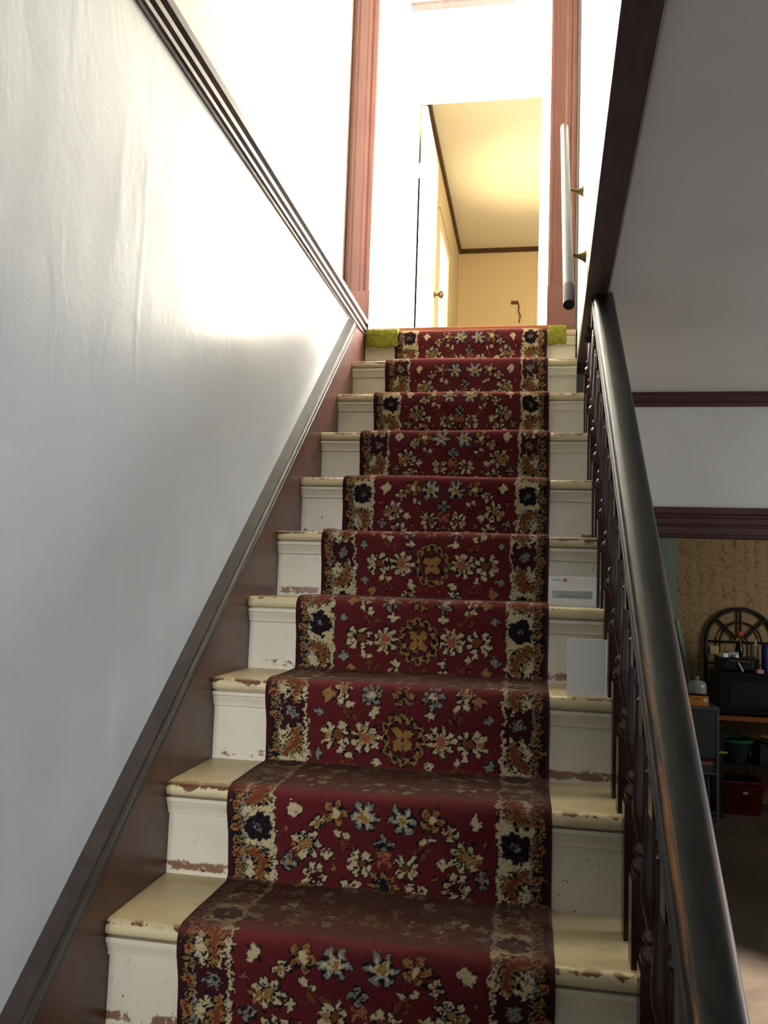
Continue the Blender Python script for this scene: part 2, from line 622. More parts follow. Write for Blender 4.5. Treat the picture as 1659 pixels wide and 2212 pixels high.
struct(box('wall_hall_left', -0.12, -0.02, YO + 0.11, 3.5, ZL, ZU, M_WHITE), 'bright white wall left of the landing')
struct(box('wall_hall_right', 1.85, 1.95, YO + 0.11, 3.5, ZL, ZU, M_WHITE))
YD = 3.5                       # wall with the bedroom doorway
bm = bmesh.new()
add_box(bm, -0.12, 0.005, YD, YD + 0.1, ZL, ZU)
add_box(bm, 0.768, 1.95, YD, YD + 0.1, ZL, ZU)
add_box(bm, 0.005, 0.768, YD, YD + 0.1, 3.69, ZU)
struct(from_bm('wall_hall_back', bm, M_WHITE), 'bright white wall around the bedroom doorway')

# casings with plinth blocks either side of the stair head opening
def casing(name, x0, x1, label):
    root = struct(thing(name, label, 'trim'), label)
    del root['category']
    zt = 3.95
    n = 7
    w = x1 - x0
    prof = [(0, 0), (0, 0.020), (0.010, 0.024), (0.016, 0.018), (0.024, 0.018), (0.030, 0.014), (0.062, 0.014),
            (0.068, 0.019), (0.082, 0.019), (0.088, 0.015), (0.094, 0.021), (0.106, 0.021), (0.110, 0.016), (0.110, 0)]
    k = w / 0.110
    pts = [(x0 + a_ * k, YO + 0.02 - b_, ZL + 0.215) for a_, b_ in prof]
    prism('casing_board', pts, (0, 0, zt - ZL - 0.215), M_CASING, root)
    box('plinth_block', x0 - 0.002, x1 + 0.002, YO - 0.008, YO + 0.02, ZL - 0.02, ZL + 0.213, M_CASING, root, 0.002)
    return root


casing('trim_6', -0.122, 0.002, 'red brown fluted casing left of the stair head')
casing('trim_7', 0.806, 0.924, 'red brown fluted casing right of the stair head')
struct(box('trim_8', -0.018, -0.0155 + 0.004, YO + 0.02, YO + 0.11, ZL, 3.95, M_CASING))
struct(box('trim_9', 0.811, 0.8155, YO + 0.02, YO + 0.11, ZL, 3.95, M_CASING))

# attic hatch frame in the hall ceiling
root = struct(thing('trim_10', 'wood framed hatch in the landing ceiling', 'hatch'))
del root['category']
x0, x1, y0, y1 = -0.088, 0.60, 2.62, 3.315
for (a0, a1, b0, b1) in ((x0, x1, y0, y0 + 0.06), (x0, x1, y1 - 0.06, y1), (x0, x0 + 0.06, y0 + 0.06, y1 - 0.06), (x1 - 0.06, x1, y0 + 0.06, y1 - 0.06)):
    box('frame_rail', a0, a1, b0, b1, ZU - 0.03, ZU, M_BEAM, root, 0.004)
box('hatch_panel', x0 + 0.06, x1 - 0.06, y0 + 0.06, y1 - 0.06, ZU - 0.012, ZU, M_WHITE, root)

# horizontal moulding on the left wall at landing level
prof = [(0, 0), (0.004, 0), (0.007, 0.006), (0.013, 0.009), (0.013, 0.021), (0.004, 0.026), (0.004, 0.032), (0.016, 0.035), (0.016, 0.050),
        (0.006, 0.055), (0.006, 0.062), (0.020, 0.066), (0.022, 0.084), (0.0, 0.084)]
struct(moulding('trim_11', prof, ((-0.02, -3.6, 1.742), (-0.02, 2.19, 1.742), (1, 0, 0)), M_MOULD), 'dark ridged moulding running level along the left wall')
struct(box('trim_12', -0.126, -0.018, -1.3, 2.19, 1.814, 1.826, M_MOULD))

# ------------------------------------------------------------------ far bedroom
YB = 7.08
struct(box('wall_bedroom_left', -0.15, -0.05, YD + 0.1, YB, ZL, ZU, M_TANPLAIN), 'tan wall of the far bedroom')
struct(box('wall_bedroom_back', -0.15, 2.1, YB, YB + 0.1, ZL, ZU, M_TANPAPER), 'tan striped wallpaper at the end of the far bedroom')
struct(box('wall_bedroom_right', 2.0, 2.1, YD + 0.1, YB, ZL, ZU, M_TANPLAIN))
struct(box('ceiling_bedroom', -0.15, 2.1, YD + 0.05, YB + 0.1, ZU, ZU + 0.1, M_BEDCEIL), 'cream bedroom ceiling lit warm yellow')
struct(box('trim_13', -0.05, 2.0, YB - 0.03, YB, ZU - 0.042, ZU, M_BRONZE), 'dark ceiling strip across the bedroom end wall')
struct(box('trim_14', -0.05, -0.022, YD + 0.1, YB - 0.03, ZU - 0.042, ZU, M_BRONZE), 'dark ceiling strip along the bedroom side wall')
# doorway casing (white)
root = struct(thing('trim_15', 'white casing around the bedroom doorway', 'trim'))
del root['category']
box('casing_board', -0.018, 0.012, YD - 0.018, YD, ZL, 3.69, M_DOORW, root, 0.003)
box('casing_board', 0.766, 0.80, YD - 0.018, YD, ZL, 3.69, M_DOORW, root, 0.003)
box('casing_head', -0.018, 0.80, YD - 0.02, YD, 3.685, 3.80, M_DOORW, root, 0.003)
# open panelled door
dr = struct(thing('door_1', 'white panelled bedroom door standing open', 'door', (0.036, YD + 0.09, ZL)))
del dr['category']
dr.rotation_euler = (0, 0, math.radians(1.0))
box('door_leaf', -0.018, 0.018, 0.0, 0.76, 0.012, 1.92, M_DOORW, dr, 0.002)
for (y0, y1) in ((0.10, 0.34), (0.42, 0.66)):
    for (z0, z1) in ((0.2, 0.78), (1.0, 1.78)):
        bm = bmesh.new()
        add_box(bm, 0.018, 0.023, y0 - 0.012, y1 + 0.012, z0 - 0.012, z1 + 0.012)
        add_box(bm, 0.018, 0.030, y0 + 0.03, y1 - 0.03, z0 + 0.03, z1 - 0.03)
        from_bm('door_panel', bm, M_DOORW, dr)
kn = lathe_obj('door_knob', [(0.006, 0), (0.022, 0.0), (0.022, 0.004), (0.008, 0.008), (0.008, 0.03), (0.020, 0.036), (0.027, 0.048), (0.024, 0.060), (0.010, 0.066)], (0.018, 0.70, 0.93), M_BRONZE, dr)
kn.rotation_euler = (0, math.radians(90), 0)
box('latch_plate', -0.016, 0.0195, 0.7605, 0.763, 0.80, 1.02, M_BRONZE, dr)
box('hinge', -0.030, -0.016, -0.004, 0.012, 1.45, 1.54, M_DOORW, dr)
box('hinge', -0.030, -0.016, -0.004, 0.012, 0.28, 0.37, M_DOORW, dr)
# bedroom window in the left wall
wn = struct(thing('window_1', 'bright bedroom window with pale blind and cream casing', 'window'))
del wn['category']
box('blind', -0.05, -0.044, 5.17, 5.90, 2.30, 3.585, M_BLIND, wn)
for (a0, a1, b0, b1) in ((5.06, 5.17, 2.2, 3.68), (5.90, 6.01, 2.2, 3.68), (5.17, 5.90, 3.585, 3.68), (5.17, 5.90, 2.2, 2.30)):
    box('window_casing', -0.05, -0.028, a0, a1, b0, b1, M_TANPLAIN, wn, 0.003)
box('window_head', -0.05, -0.015, 5.03, 6.04, 3.68, 3.715, M_TANPLAIN, wn, 0.003)
# hook with cord on the end wall
p = hit(1112, 653, 1, YB - 0.01)
hk = thing('wall_hook', 'small brown hook with dangling cord on the tan wallpaper', 'hook', tuple(p))
box('hook_plate', -0.035, 0.035, -0.006, 0.01, -0.02, 0.015, M_BRONZE, hk, 0.003)
tube('cord', [(0.03, -0.008, 0.0), (0.045, -0.008, -0.05), (0.04, -0.008, -0.10), (0.06, -0.008, -0.14), (0.05, -0.008, -0.22)], 0.006, M_BRONZE, hk, 6)
# switch plate on hall wall
sw = thing('light_switch', 'pale switch plate on the bright landing wall', 'switch', (-0.02, 3.02, 2.72))
box('switch_plate', 0, 0.006, -0.04, 0.04, -0.06, 0.06, M_CREAMB, sw, 0.002)
box('toggle', 0.006, 0.016, -0.006, 0.006, -0.012, 0.012, M_CREAMB, sw, 0.001)

# ------------------------------------------------------------------ staircase
st = thing('staircase', 'cream painted wooden staircase with chipped treads and risers', 'staircase')


def nosing_profile():
    r = 0.015
    pts = [(D + OVH + 0.012, 0.0)]
    for i in range(9):
        a_ = math.radians(90 + i * 22.5)
        pts.append((r + r * math.cos(a_), -r + r * math.sin(a_)))
    pts.append((D + OVH + 0.012, -2 * r))
    return pts


def make_tread(k):
    x1 = 0.985 if k <= 7 else xr_wall(k * D) - 0.006
    prof = nosing_profile()
    if k == K1:
        prof = [(0.06 if y > 0.05 else y, z) for y, z in prof]
    pts = [(0.0, y, z) for y, z in prof]
    o = prism('tread', pts, (x1, 0, 0), M_TREAD, st, smooth=True)
    o.location = (0.0, k * D, k * H)
    c = prism('cove_moulding', [(0, OVH, -0.0325), (0, 0.005, -0.0325), (0, 0.005, -0.041), (0, 0.009, -0.043), (0, 0.011, -0.050), (0, 0.016, -0.058), (0, 0.016, -0.067), (0, OVH, -0.070)],
              (min(x1, 0.972), 0, 0), M_COVE, o, smooth=True)
    return o


for k in range(K0, K1 + 1):
    make_tread(k)
    x1 = 0.962 if k <= 7 else xr_wall(k * D) - 0.006
    r = box('riser', 0, x1, 0, 0.018, 0, H - 0.030, M_RISER, st)
    r.location = (0.0, k * D + OVH, (k - 1) * H)

# left (wall) string with capping moulding
ya, yb = K0 * D - 0.16, 2.14
def zs(y):
    return y * SL
bm = bmesh.new()
TOP = 0.112
pts = [(ya, ZF), (ya, zs(ya) + TOP), (1.952, zs(1.952) + TOP), (yb, 1.742), (yb, ZL - 0.3), (yb - 0.3, ZL - 0.55), (ya + 0.5, ZF)]
prism('wall_string', [(-0.02, y, z) for y, z in pts], (0.0195, 0, 0), M_STRING, st)
capprof = [(-0.020, TOP - 0.004), (0.001, TOP - 0.004), (0.006, TOP + 0.004), (0.006, TOP + 0.014), (0.002, TOP + 0.020), (0.004, TOP + 0.030), (0.014, TOP + 0.040), (0.016, TOP + 0.056), (0.010, TOP + 0.062), (0.012, TOP + 0.074), (-0.020, TOP + 0.080)]
ye = 1.876
prism('string_cap', [(x, ya, zs(ya) + z) for x, z in capprof], (0, ye - ya, (ye - ya) * SL), M_STRINGCAP, st)

# outer string and the panel below it, towards the room
pts = [(K0 * D - 0.05, ZF), (K0 * D - 0.05, zs(K0 * D) - 0.03)]
for k in range(K0, 8):
    pts += [(k * D + OVH + 0.002, (k - 1) * H + (-0.03)), (k * D + OVH + 0.002, k * H - 0.032)]
pts += [(8 * D + OVH, 7 * H - 0.032), (8 * D + OVH, 7 * H - 0.40)]
pts = [p_ for i, p_ in enumerate(pts) if i != 1]
pts[1] = (pts[0][0], ZF + 0.01)
prism('outer_string', [(0.963, y, z) for y, z in pts] + [(0.963, K0 * D + 0.4, ZF)], (0.02, 0, 0), M_BAL, st)
struct(box('wall_understair', 0.984, 0.99, 1.9, YW, ZF, ZC, M_ROOM))

# carpet ends at the landing edge
def olive_flap(x0, x1, label_):
    bm = bmesh.new()
    prof = [(2.135 + 0.055, ZL + 0.012), (2.135 + 0.004, ZL + 0.014), (2.135 - 0.008, ZL + 0.006), (2.135 - 0.013, ZL - 0.010), (2.135 - 0.012, ZL - 0.040), (2.135 - 0.010, ZL - 0.072)]
    n = max(10, int((x1 - x0) / 0.004))
    rows = []
    fine = []
    for (a_, b_), (c_, d_) in zip(prof[:-1], prof[1:]):
        for t in range(5):
            fine.append((a_ + (c_ - a_) * t / 5, b_ + (d_ - b_) * t / 5))
    fine.append(prof[-1])
    for i in range(n + 1):
        x = x0 + (x1 - x0) * i / n
        drop = 0.004 * math.sin(x * 60) + random.uniform(-0.004, 0.004)
        row = []
        for j, (y, z) in enumerate(fine):
            e = 0.006 if i in (0, n) else 0.0
            row.append(bm.verts.new((x, y + random.uniform(-0.0012, 0.0012) + e, z + random.uniform(-0.001, 0.001) + drop * (j / len(fine)) ** 2)))
        rows.append(row)
    for r0, r1 in zip(rows[:-1], rows[1:]):
        for j in range(len(fine) - 1):
            bm.faces.new((r0[j], r0[j + 1], r1[j + 1], r1[j]))
    o = from_bm('carpet_remnant', bm, M_OLIVE, None, smooth=True)
    md = o.modifiers.new('thickness', 'SOLIDIFY')
    md.thickness = 0.006
    return tag(o, label_, 'carpet', 'olive carpet ends on the top step')


olive_flap(0.003, 0.155, 'olive green carpet end on the top step, left of the runner')
olive_flap(0.812, 0.888, 'olive green carpet end on the top step, right of the runner')
box('glare_strip', 0.02, 0.875, 2.176, 2.19, ZL, ZL + 0.030, M_ORANGEW, st, 0.003)  # thin bar put in for the glare line along the landing edge

# ------------------------------------------------------------------ stair runner with woven pattern
RX0, RX1 = 0.138, 0.806
RW = RX1 - RX0
STEP = 0.0025


def runner_path():
    pts = []
    off = 0.008
    for k in range(-2, K1 + 1):
        yk, zk = k * D, k * H
        yr = yk + OVH - off
        pts += [(yr - 0.004, zk - H + off), (yr - 0.010, zk - 0.10), (yk - off - 0.002, zk - 0.045), (yk - off - 0.001, zk - 0.015)]
        for i in range(1, 6):
            a_ = math.radians(180 - i * 18)
            rr = 0.015 + off
            pts.append((yk + 0.015 + rr * math.cos(a_), zk - 0.015 + rr * math.sin(a_)))
    pts.append((K1 * D + 0.08, K1 * H + off))
    P = np.array(pts)
    seg = np.hypot(*np.diff(P, axis=0).T)
    s = np.concatenate([[0], np.cumsum(seg)])
    n = int(s[-1] / STEP)
    t = np.linspace(0, s[-1], n)
    Q = np.stack([np.interp(t, s, P[:, 0]), np.interp(t, s, P[:, 1])], 1)
    ker = np.exp(-0.5 * (np.arange(-9, 10) / 2.6) ** 2)
    ker /= ker.sum()
    Qp = np.pad(Q, ((9, 9), (0, 0)), mode='edge')
    Q = np.stack([np.convolve(Qp[:, i], ker, 'valid') for i in range(2)], 1)
    return Q


PATH = runner_path()
NV = len(PATH)
NU = int(RW / STEP) + 1
C_RED, C_DRED, C_NAVY, C_CREAM, C_GOLD, C_RUST, C_PINK, C_GREY = range(8)
PAL = np.array([lin(c)[:3] for c in ((80, 23, 26), (50, 15, 19), (16, 16, 20), (168, 153, 116), (130, 95, 49), (98, 52, 27), (132, 68, 54), (112, 114, 102))])
grid = np.full((NV, NU), C_RED, dtype=np.int8)
tang = np.gradient(PATH, axis=0)
tang /= np.linalg.norm(tang, axis=1)[:, None]
nrm = np.stack([-tang[:, 1], tang[:, 0]], 1)      # points out of the steps (-y / +z)
ucoord = np.linspace(0, RW, NU)
vcoord = np.arange(NV) * STEP
jit = rng.uniform(-0.0010, 0.0010, (NV, NU, 2))
for q_, a_ in ((2, 0.0036), (4, 0.0036), (8, 0.0036)):
    g_ = rng.uniform(-a_, a_, (NV // q_ + 2, NU // q_ + 2, 2))
    i_, j_ = np.arange(NV) / q_, np.arange(NU) / q_
    i0_, j0_ = i_.astype(int), j_.astype(int)
    fi_, fj_ = (i_ - i0_)[:, None, None], (j_ - j0_)[None, :, None]
    jit += (g_[i0_][:, j0_] * (1 - fi_) * (1 - fj_) + g_[i0_ + 1][:, j0_] * fi_ * (1 - fj_) + g_[i0_][:, j0_ + 1] * (1 - fi_) * fj_ + g_[i0_ + 1][:, j0_ + 1] * fi_ * fj_)


def window(u, v, r):
    i0, i1 = max(0, int((v - r) / STEP)), min(NV, int((v + r) / STEP) + 2)
    j0, j1 = max(0, int((u - r) / STEP)), min(NU, int((u + r) / STEP) + 2)
    if i1 <= i0 or j1 <= j0:
        return None
    du = ucoord[None, j0:j1] - u + jit[i0:i1, j0:j1, 0]
    dv = vcoord[i0:i1, None] - v + jit[i0:i1, j0:j1, 1]
    return (slice(i0, i1), slice(j0, j1)), du, dv


def put(sl, m, c):
    g = grid[sl]
    g[m] = c


def flower(u, v, r, n, pet, cen, ring=None, ph=0.0, outline=True):
    r *= 1.24
    w = window(u, v, r * 1.5 + 0.006)
    if w is None:
        return
    sl, du, dv = w
    rad, th = np.hypot(du, dv), np.arctan2(dv, du) + ph
    edge = r * (0.42 + 0.60 * np.abs(np.cos(n * th / 2)))
    if outline:
        put(sl, rad < edge + 0.0045, C_NAVY)
    pc = np.abs(np.cos(n * th / 2))
    if outline:
        put(sl, rad < 0.80 * r, C_NAVY)
    put(sl, (rad < edge) & (pc > 0.60) & (rad > 0.26 * r), pet)
    put(sl, (rad < 0.70 * edge) & (pc > 0.90) & (rad > 0.45 * r), C_RED if ring is None else ring)
    if ring is not None:
        put(sl, rad < 0.40 * r, ring)
    put(sl, rad < 0.30 * r, cen)


def cross(u, v, r, c, thick=0.36):
    w = window(u, v, r * 1.6)
    if w is None:
        return
    sl, du, dv = w
    a_ = (np.abs(du) < r * thick) & (np.abs(dv) < r)
    b_ = (np.abs(dv) < r * thick) & (np.abs(du) < r)
    put(sl, (np.abs(du) < r * thick + 0.002) & (np.abs(dv) < r + 0.002) | (np.abs(dv) < r * thick + 0.002) & (np.abs(du) < r + 0.002), C_NAVY)
    put(sl, a_ | b_, c)


def bud(u, v, r, c, sgn=1):
    w = window(u, v, r * 1.8)
    if w is None:
        return
    sl, du, dv = w
    m = np.zeros(du.shape, dtype=bool)
    for a_, b_, q in ((0.0, -0.45, 0.42), (-0.42, 0.15, 0.40), (0.42, 0.15, 0.40), (0.0, 0.55, 0.36)):
        m |= np.hypot(du - a_ * r, dv * sgn - b_ * r) < q * r
    put(sl, (np.abs(du) < 0.8 * r) & (np.abs(dv) < 0.75 * r) & ~m, C_NAVY)
    put(sl, m, c)


def sprig(u, v, r, c, sgn=1):
    w = window(u, v, r * 1.5)
    if w is None:
        return
    sl, du, dv = w
    x, y = du * sgn, dv
    stem = np.abs(y - 0.5 * r * np.sin(x / r * 2.2)) < 0.0026
    put(sl, stem & (np.abs(x) < r), c)
    for a_, b_, q in ((-0.6, -0.6, 0.26), (-0.1, 0.45, 0.28), (0.35, -0.25, 0.24), (0.7, 0.75, 0.3), (0.15, -0.65, 0.2)):
        rr = np.hypot(x - a_ * r, y - b_ * r)
        put(sl, (rr < q * r + 0.0022) & (rr > q * r), C_NAVY)
        put(sl, rr < q * r, C_CREAM if q > 0.27 else c)


def palmette(u, v, r, sgn=1):
    r *= 1.12
    w = window(u, v, r * 1.5)
    if w is None:
        return
    sl, du, dv = w
    x, y = du * sgn, dv
    for a_ in (-58, -24, 24, 58):
        ca, sa = math.cos(math.radians(a_)), math.sin(math.radians(a_))
        for s_ in (1, -1):
            xx, yy = (x * ca + y * sa) * s_, (-x * sa + y * ca)
            m = (xx > 0.12 * r) & (xx < r) & (np.abs(yy) < 0.20 * r * np.sqrt(np.clip(xx / r, 0, 1)) + 0.0025)
            put(sl, m, C_NAVY)
            m = (xx > 0.3 * r) & (xx < 0.95 * r) & (np.abs(yy) < 0.17 * r * np.sqrt(np.clip(xx / r, 0, 1)))
            put(sl, m, C_CREAM)
    rr = np.hypot((x + 0.18 * r) / 1.1, y)
    put(sl, rr < 0.40 * r, C_NAVY)
    put(sl, rr < 0.31 * r, C_RUST)
    put(sl, (np.hypot(x - 0.55 * r, y) < 0.2 * r), C_GOLD)


def medallion(u, v):
    w = window(u, v, 0.075)
    if w is None:
        return
    sl, du, dv = w
    x, y = du / 0.052, dv / 0.062
    rad, th = np.hypot(x, y), np.arctan2(y, x)
    lobes = 0.86 + 0.17 * np.abs(np.cos(6 * th))
    put(sl, rad < lobes + 0.07, C_NAVY)
    put(sl, rad < lobes, C_GOLD)
    put(sl, (rad < lobes - 0.10) & (rad > 0.72) & (np.abs(np.cos(6 * th)) > 0.72), C_NAVY)
    put(sl, rad < 0.70, C_NAVY)
    put(sl, rad < 0.66, C_RED)
    put(sl, (rad < 0.62) & (np.abs(np.sin(4 * th)) > 0.75), C_DRED)
    q = 0.22 + 0.34 * np.abs(np.sin(2 * th))
    put(sl, rad < q + 0.05, C_NAVY)
    put(sl, rad < q, C_GOLD)
    put(sl, (rad < q * 0.72), C_GOLD)
    put(sl, rad < 0.09, C_NAVY)


UC = RW / 2
NR, NT = 0.0, 0.0
# arc length at each nosing (top of the roll over the step edge)
nose_v = {}
for k in range(-2, K1 + 1):
    dd = np.hypot(PATH[:, 0] - (k * D - 0.004), PATH[:, 1] - (k * H + 0.002))
    nose_v[k] = vcoord[np.argmin(dd)]


def S(k, s):                    # s metres down the face from the nosing
    return nose_v[k] - s


def both(fn, k, du, s, *a_, mirror=False, **kw):
    fn(UC + du, S(k, s), *a_, **kw)
    if abs(du) > 1e-4:
        if mirror:
            fn(UC - du, S(k, s), *a_, sgn=-1, **kw)
        else:
            fn(UC - du, S(k, s), *a_, **kw)


def field_N(k, sh=0.0):
    e = lambda q: q + sh
    both(flower, k, 0.040, e(0.034), 0.024, 6, C_GREY, C_GOLD, C_CREAM)
    both(flower, k, 0.100, e(0.030), 0.021, 5, C_GOLD, C_CREAM)
    both(bud, k, 0.188, e(0.030), 0.018, C_CREAM)
    both(flower, k, 0.136, e(0.054), 0.013, 4, C_CREAM, C_GOLD)
    both(sprig, k, 0.080, e(0.090), 0.024, C_RUST, mirror=True)
    flower(UC, S(k, e(0.088)), 0.015, 4, C_GREY, C_NAVY)
    flower(UC, S(k, e(0.122)), 0.015, 4, C_GOLD, C_PINK, ph=0.78, outline=False)
    flower(UC, S(k, e(0.176)), 0.024, 8, C_GOLD, C_NAVY, C_NAVY)
    both(palmette, k, 0.047, e(0.134), 0.025, mirror=True)
    both(flower, k, 0.068, e(0.190), 0.021, 4, C_CREAM, C_PINK, ph=0.78)
    both(flower, k, 0.162, e(0.104), 0.026, 7, C_CREAM, C_GOLD, C_NAVY)
    both(flower, k, 0.182, e(0.114), 0.012, 5, C_GOLD, C_GOLD, outline=False)
    both(cross, k, 0.120, e(0.122), 0.011, C_CREAM)
    both(flower, k, 0.146, e(0.168), 0.022, 7, C_CREAM, C_DRED, C_RED)
    both(bud, k, 0.172, e(0.196), 0.015, C_GOLD)
    both(flower, k, 0.200, e(0.145), 0.012, 4, C_GREY, C_GOLD)
    both(cross, k, 0.105, e(0.150), 0.006, C_GOLD)
    both(cross, k, 0.205, e(0.075), 0.006, C_PINK)
    both(cross, k, 0.020, e(0.205), 0.005, C_PINK)


def field_M(k, sh=0.0):
    e = lambda q: q + sh
    medallion(UC, S(k, e(0.118)))
    both(flower, k, 0.089, e(0.117), 0.029, 9, C_CREAM, C_PINK, C_GOLD)
    both(palmette, k, 0.160, e(0.117), 0.032, mirror=True)
    both(cross, k, 0.066, e(0.056), 0.012, C_CREAM)
    both(cross, k, 0.062, e(0.177), 0.011, C_CREAM)
    both(sprig, k, 0.128, e(0.052), 0.027, C_RUST, mirror=True)
    both(sprig, k, 0.130, e(0.174), 0.026, C_RUST, mirror=True)
    both(cross, k, 0.200, e(0.060), 0.011, C_GREY)
    both(cross, k, 0.200, e(0.164), 0.011, C_GREY)
    both(bud, k, 0.176, e(0.018), 0.018, C_GOLD)
    both(bud, k, 0.178, e(0.198), 0.016, C_GOLD)
    both(flower, k, 0.072, e(0.012), 0.022, 7, C_GREY, C_CREAM)
    both(flower, k, 0.140, e(0.002), 0.018, 6, C_CREAM, C_GOLD)
    flower(UC, S(k, e(0.012)), 0.020, 6, C_GOLD, C_NAVY)
    both(cross, k, 0.018, e(0.030), 0.004, C_PINK)
    both(cross, k, 0.018, e(0.196), 0.004, C_PINK)
    both(flower, k, 0.066, e(0.214), 0.019, 6, C_CREAM, C_NAVY)


def field_T(k):                 # tread part, nearly worn away
    for _ in range(60):
        q, du = -rng.uniform(0.03, 0.22), rng.uniform(0.0, 0.21)
        both(bud if rng.uniform() < 0.5 else cross, k, du, q, rng.uniform(0.006, 0.016), int(rng.choice((C_CREAM, C_GOLD, C_GREY, C_RUST))))


for k in range(-2, K1 + 1):
    field_T(k)
    if k in (2, 3, 4):
        field_M(k, {2: 0.006, 3: -0.012, 4: -0.022}[k])
    else:
        field_N(k, {1: 0.004, 0: -0.004}.get(k, -0.02 + 0.007 * ((k * 5) % 7)))

# borders and guard stripes (mirrored at the two edges)
for side in (0, 1):
    ub = ucoord if side == 0 else RW - ucoord
    U = ub[None, :] + jit[:, :, 0] * 1.3
    V = vcoord[:, None] + jit[:, :, 1] * 1.3
    B0, B1, B2, B3 = 0.012, 0.034, 0.040, 0.100
    sel = (U < B3 + 0.012)
    put((slice(None), slice(None)), sel & (U < B0), C_DRED)
    g = sel & (U >= B0) & (U < B1)
    put((slice(None), slice(None)), g, C_NAVY)
    ph = (V / 0.056) % 1.0
    put((slice(None), slice(None)), g & (ph < 0.5) & (((V / 0.0085) % 1.0) < 0.5) & (U > B0 + 0.006), C_GOLD)
    put((slice(None), slice(None)), g & (np.hypot((ph - 0.75) * 0.056, U - 0.024) < 0.0105), C_GOLD)
    put((slice(None), slice(None)), g & (np.hypot((ph - 0.75) * 0.056, U - 0.024) < 0.006), C_RED)
    put((slice(None), slice(None)), sel & (U >= B1) & (U < B2), C_NAVY)
    put((slice(None), slice(None)), sel & (U >= B1 + 0.0015) & (U < B2 - 0.001), C_GREY)
    m = sel & (U >= B2) & (U < B3)
    put((slice(None), slice(None)), m, C_CREAM)
    per = 0.30
    p_ = (V / per + 0.18) % 1.0
    zc = (B2 + B3) / 2
    # dark red reserve with a star flower
    q = np.abs(p_ - 0.5) * per
    put((slice(None), slice(None)), m & (q < 0.036 + 0.010 * np.cos((U - zc) * 260)), C_NAVY)
    put((slice(None), slice(None)), m & (q < 0.033 + 0.010 * np.cos((U - zc) * 260)), C_DRED)
    rad, th = np.hypot(q * np.sign(p_ - 0.5), U - zc), np.arctan2(q * np.sign(p_ - 0.5), U - zc)
    put((slice(None), slice(None)), m & (rad < 0.005 + 0.011 * np.abs(np.cos(3 * th))), C_GREY)
    put((slice(None), slice(None)), m & (rad < 0.004), C_NAVY)
    # navy rosette
    q = ((p_ + 0.5) % 1.0 - 0.5) * per
    rad, th = np.hypot(q, U - zc), np.arctan2(q, U - zc)
    ed = 0.027 + 0.007 * np.abs(np.cos(4 * th))
    put((slice(None), slice(None)), m & (rad < ed), C_NAVY)
    put((slice(None), slice(None)), m & (rad < 0.024) & (rad > 0.008) & (np.abs(np.sin(4 * th)) > 0.90), C_DRED)
    put((slice(None), slice(None)), m & (rad < 0.008), C_GREY)
    put((slice(None), slice(None)), m & (rad < 0.005), C_DRED)
    # curling leaves
    for c0, sg in ((0.25, 1), (0.75, -1)):
        q = (p_ - c0) * per
        t = q * 0.86 + (U - zc) * 0.5 * sg
        w_ = -q * 0.5 * sg + (U - zc) * 0.86
        w_ = w_ - 0.012 * np.cos(t * 60) + 0.006
        leaf = 0.0175 * np.sqrt(np.clip(1 - (t / 0.043) ** 2, 0, 1)) + 0.0022 * np.cos(t * 520)
        put((slice(None), slice(None)), m & (np.abs(w_) < leaf + 0.0028) & (np.abs(t) < 0.044), C_NAVY)
        put((slice(None), slice(None)), m & (np.abs(w_) < leaf) & (np.abs(t) < 0.041), C_GOLD)
        put((slice(None), slice(None)), m & (np.abs(w_) < leaf * 0.45) & (np.abs(t) < 0.034), C_RUST)
        put((slice(None), slice(None)), m & (np.abs(w_) < leaf) & (np.abs(w_) > leaf * 0.5) & (((t / 0.012) % 1) < 0.4), C_NAVY)
        put((slice(None), slice(None)), m & (np.abs(np.abs(w_) - leaf - 0.009) < 0.0016 + 0.0016 * np.cos(t * 420)) & (np.abs(t) < 0.040), C_NAVY)
    e0 = sel & (U >= B3) & (U < B3 + 0.0085)
    put((slice(None), slice(None)), e0, C_NAVY)
    put((slice(None), slice(None)), e0 & (U > B3 + 0.0005) & (U < B3 + 0.006), C_CREAM)

colr = PAL[grid]
# brightness scatter of the knots
colr = colr * rng.uniform(0.78, 1.22, (NV, NU, 1))
# soft large-scale fading
# wear: treads rubbed to a dusty brown, step edges bleached
horiz = np.clip((nrm[:, 1] - 0.55) / 0.4, 0, 1)
isnose = np.zeros(NV)
for k, v in nose_v.items():
    isnose = np.maximum(isnose, np.exp(-((vcoord - v - 0.004) / 0.014) ** 2))
wn_ = np.clip(horiz - isnose * 0.75, 0, 1)
lowf = rng.uniform(0, 1, (NV // 6 + 2, NU // 30 + 2))
ii, jj = np.arange(NV) / 6, np.arange(NU) / 30
i0, j0 = ii.astype(int), jj.astype(int)
fi, fj = (ii - i0)[:, None], (jj - j0)[None, :]
lf = (lowf[i0][:, j0] * (1 - fi) * (1 - fj) + lowf[i0 + 1][:, j0] * fi * (1 - fj) + lowf[i0][:, j0 + 1] * (1 - fi) * fj + lowf[i0 + 1][:, j0 + 1] * fi * fj)
amt = (wn_[:, None] * (0.42 + 0.42 * lf))[..., None]
dust = np.array(lin((80, 55, 44))[:3])
colr = colr * (1 - amt) + dust * amt
am2 = (isnose[:, None] * (0.25 + 0.35 * lf))[..., None]
colr = colr * (1 - am2) + np.array(lin((118, 56, 50))[:3]) * am2 * 0.9 + am2 * 0.1 * colr

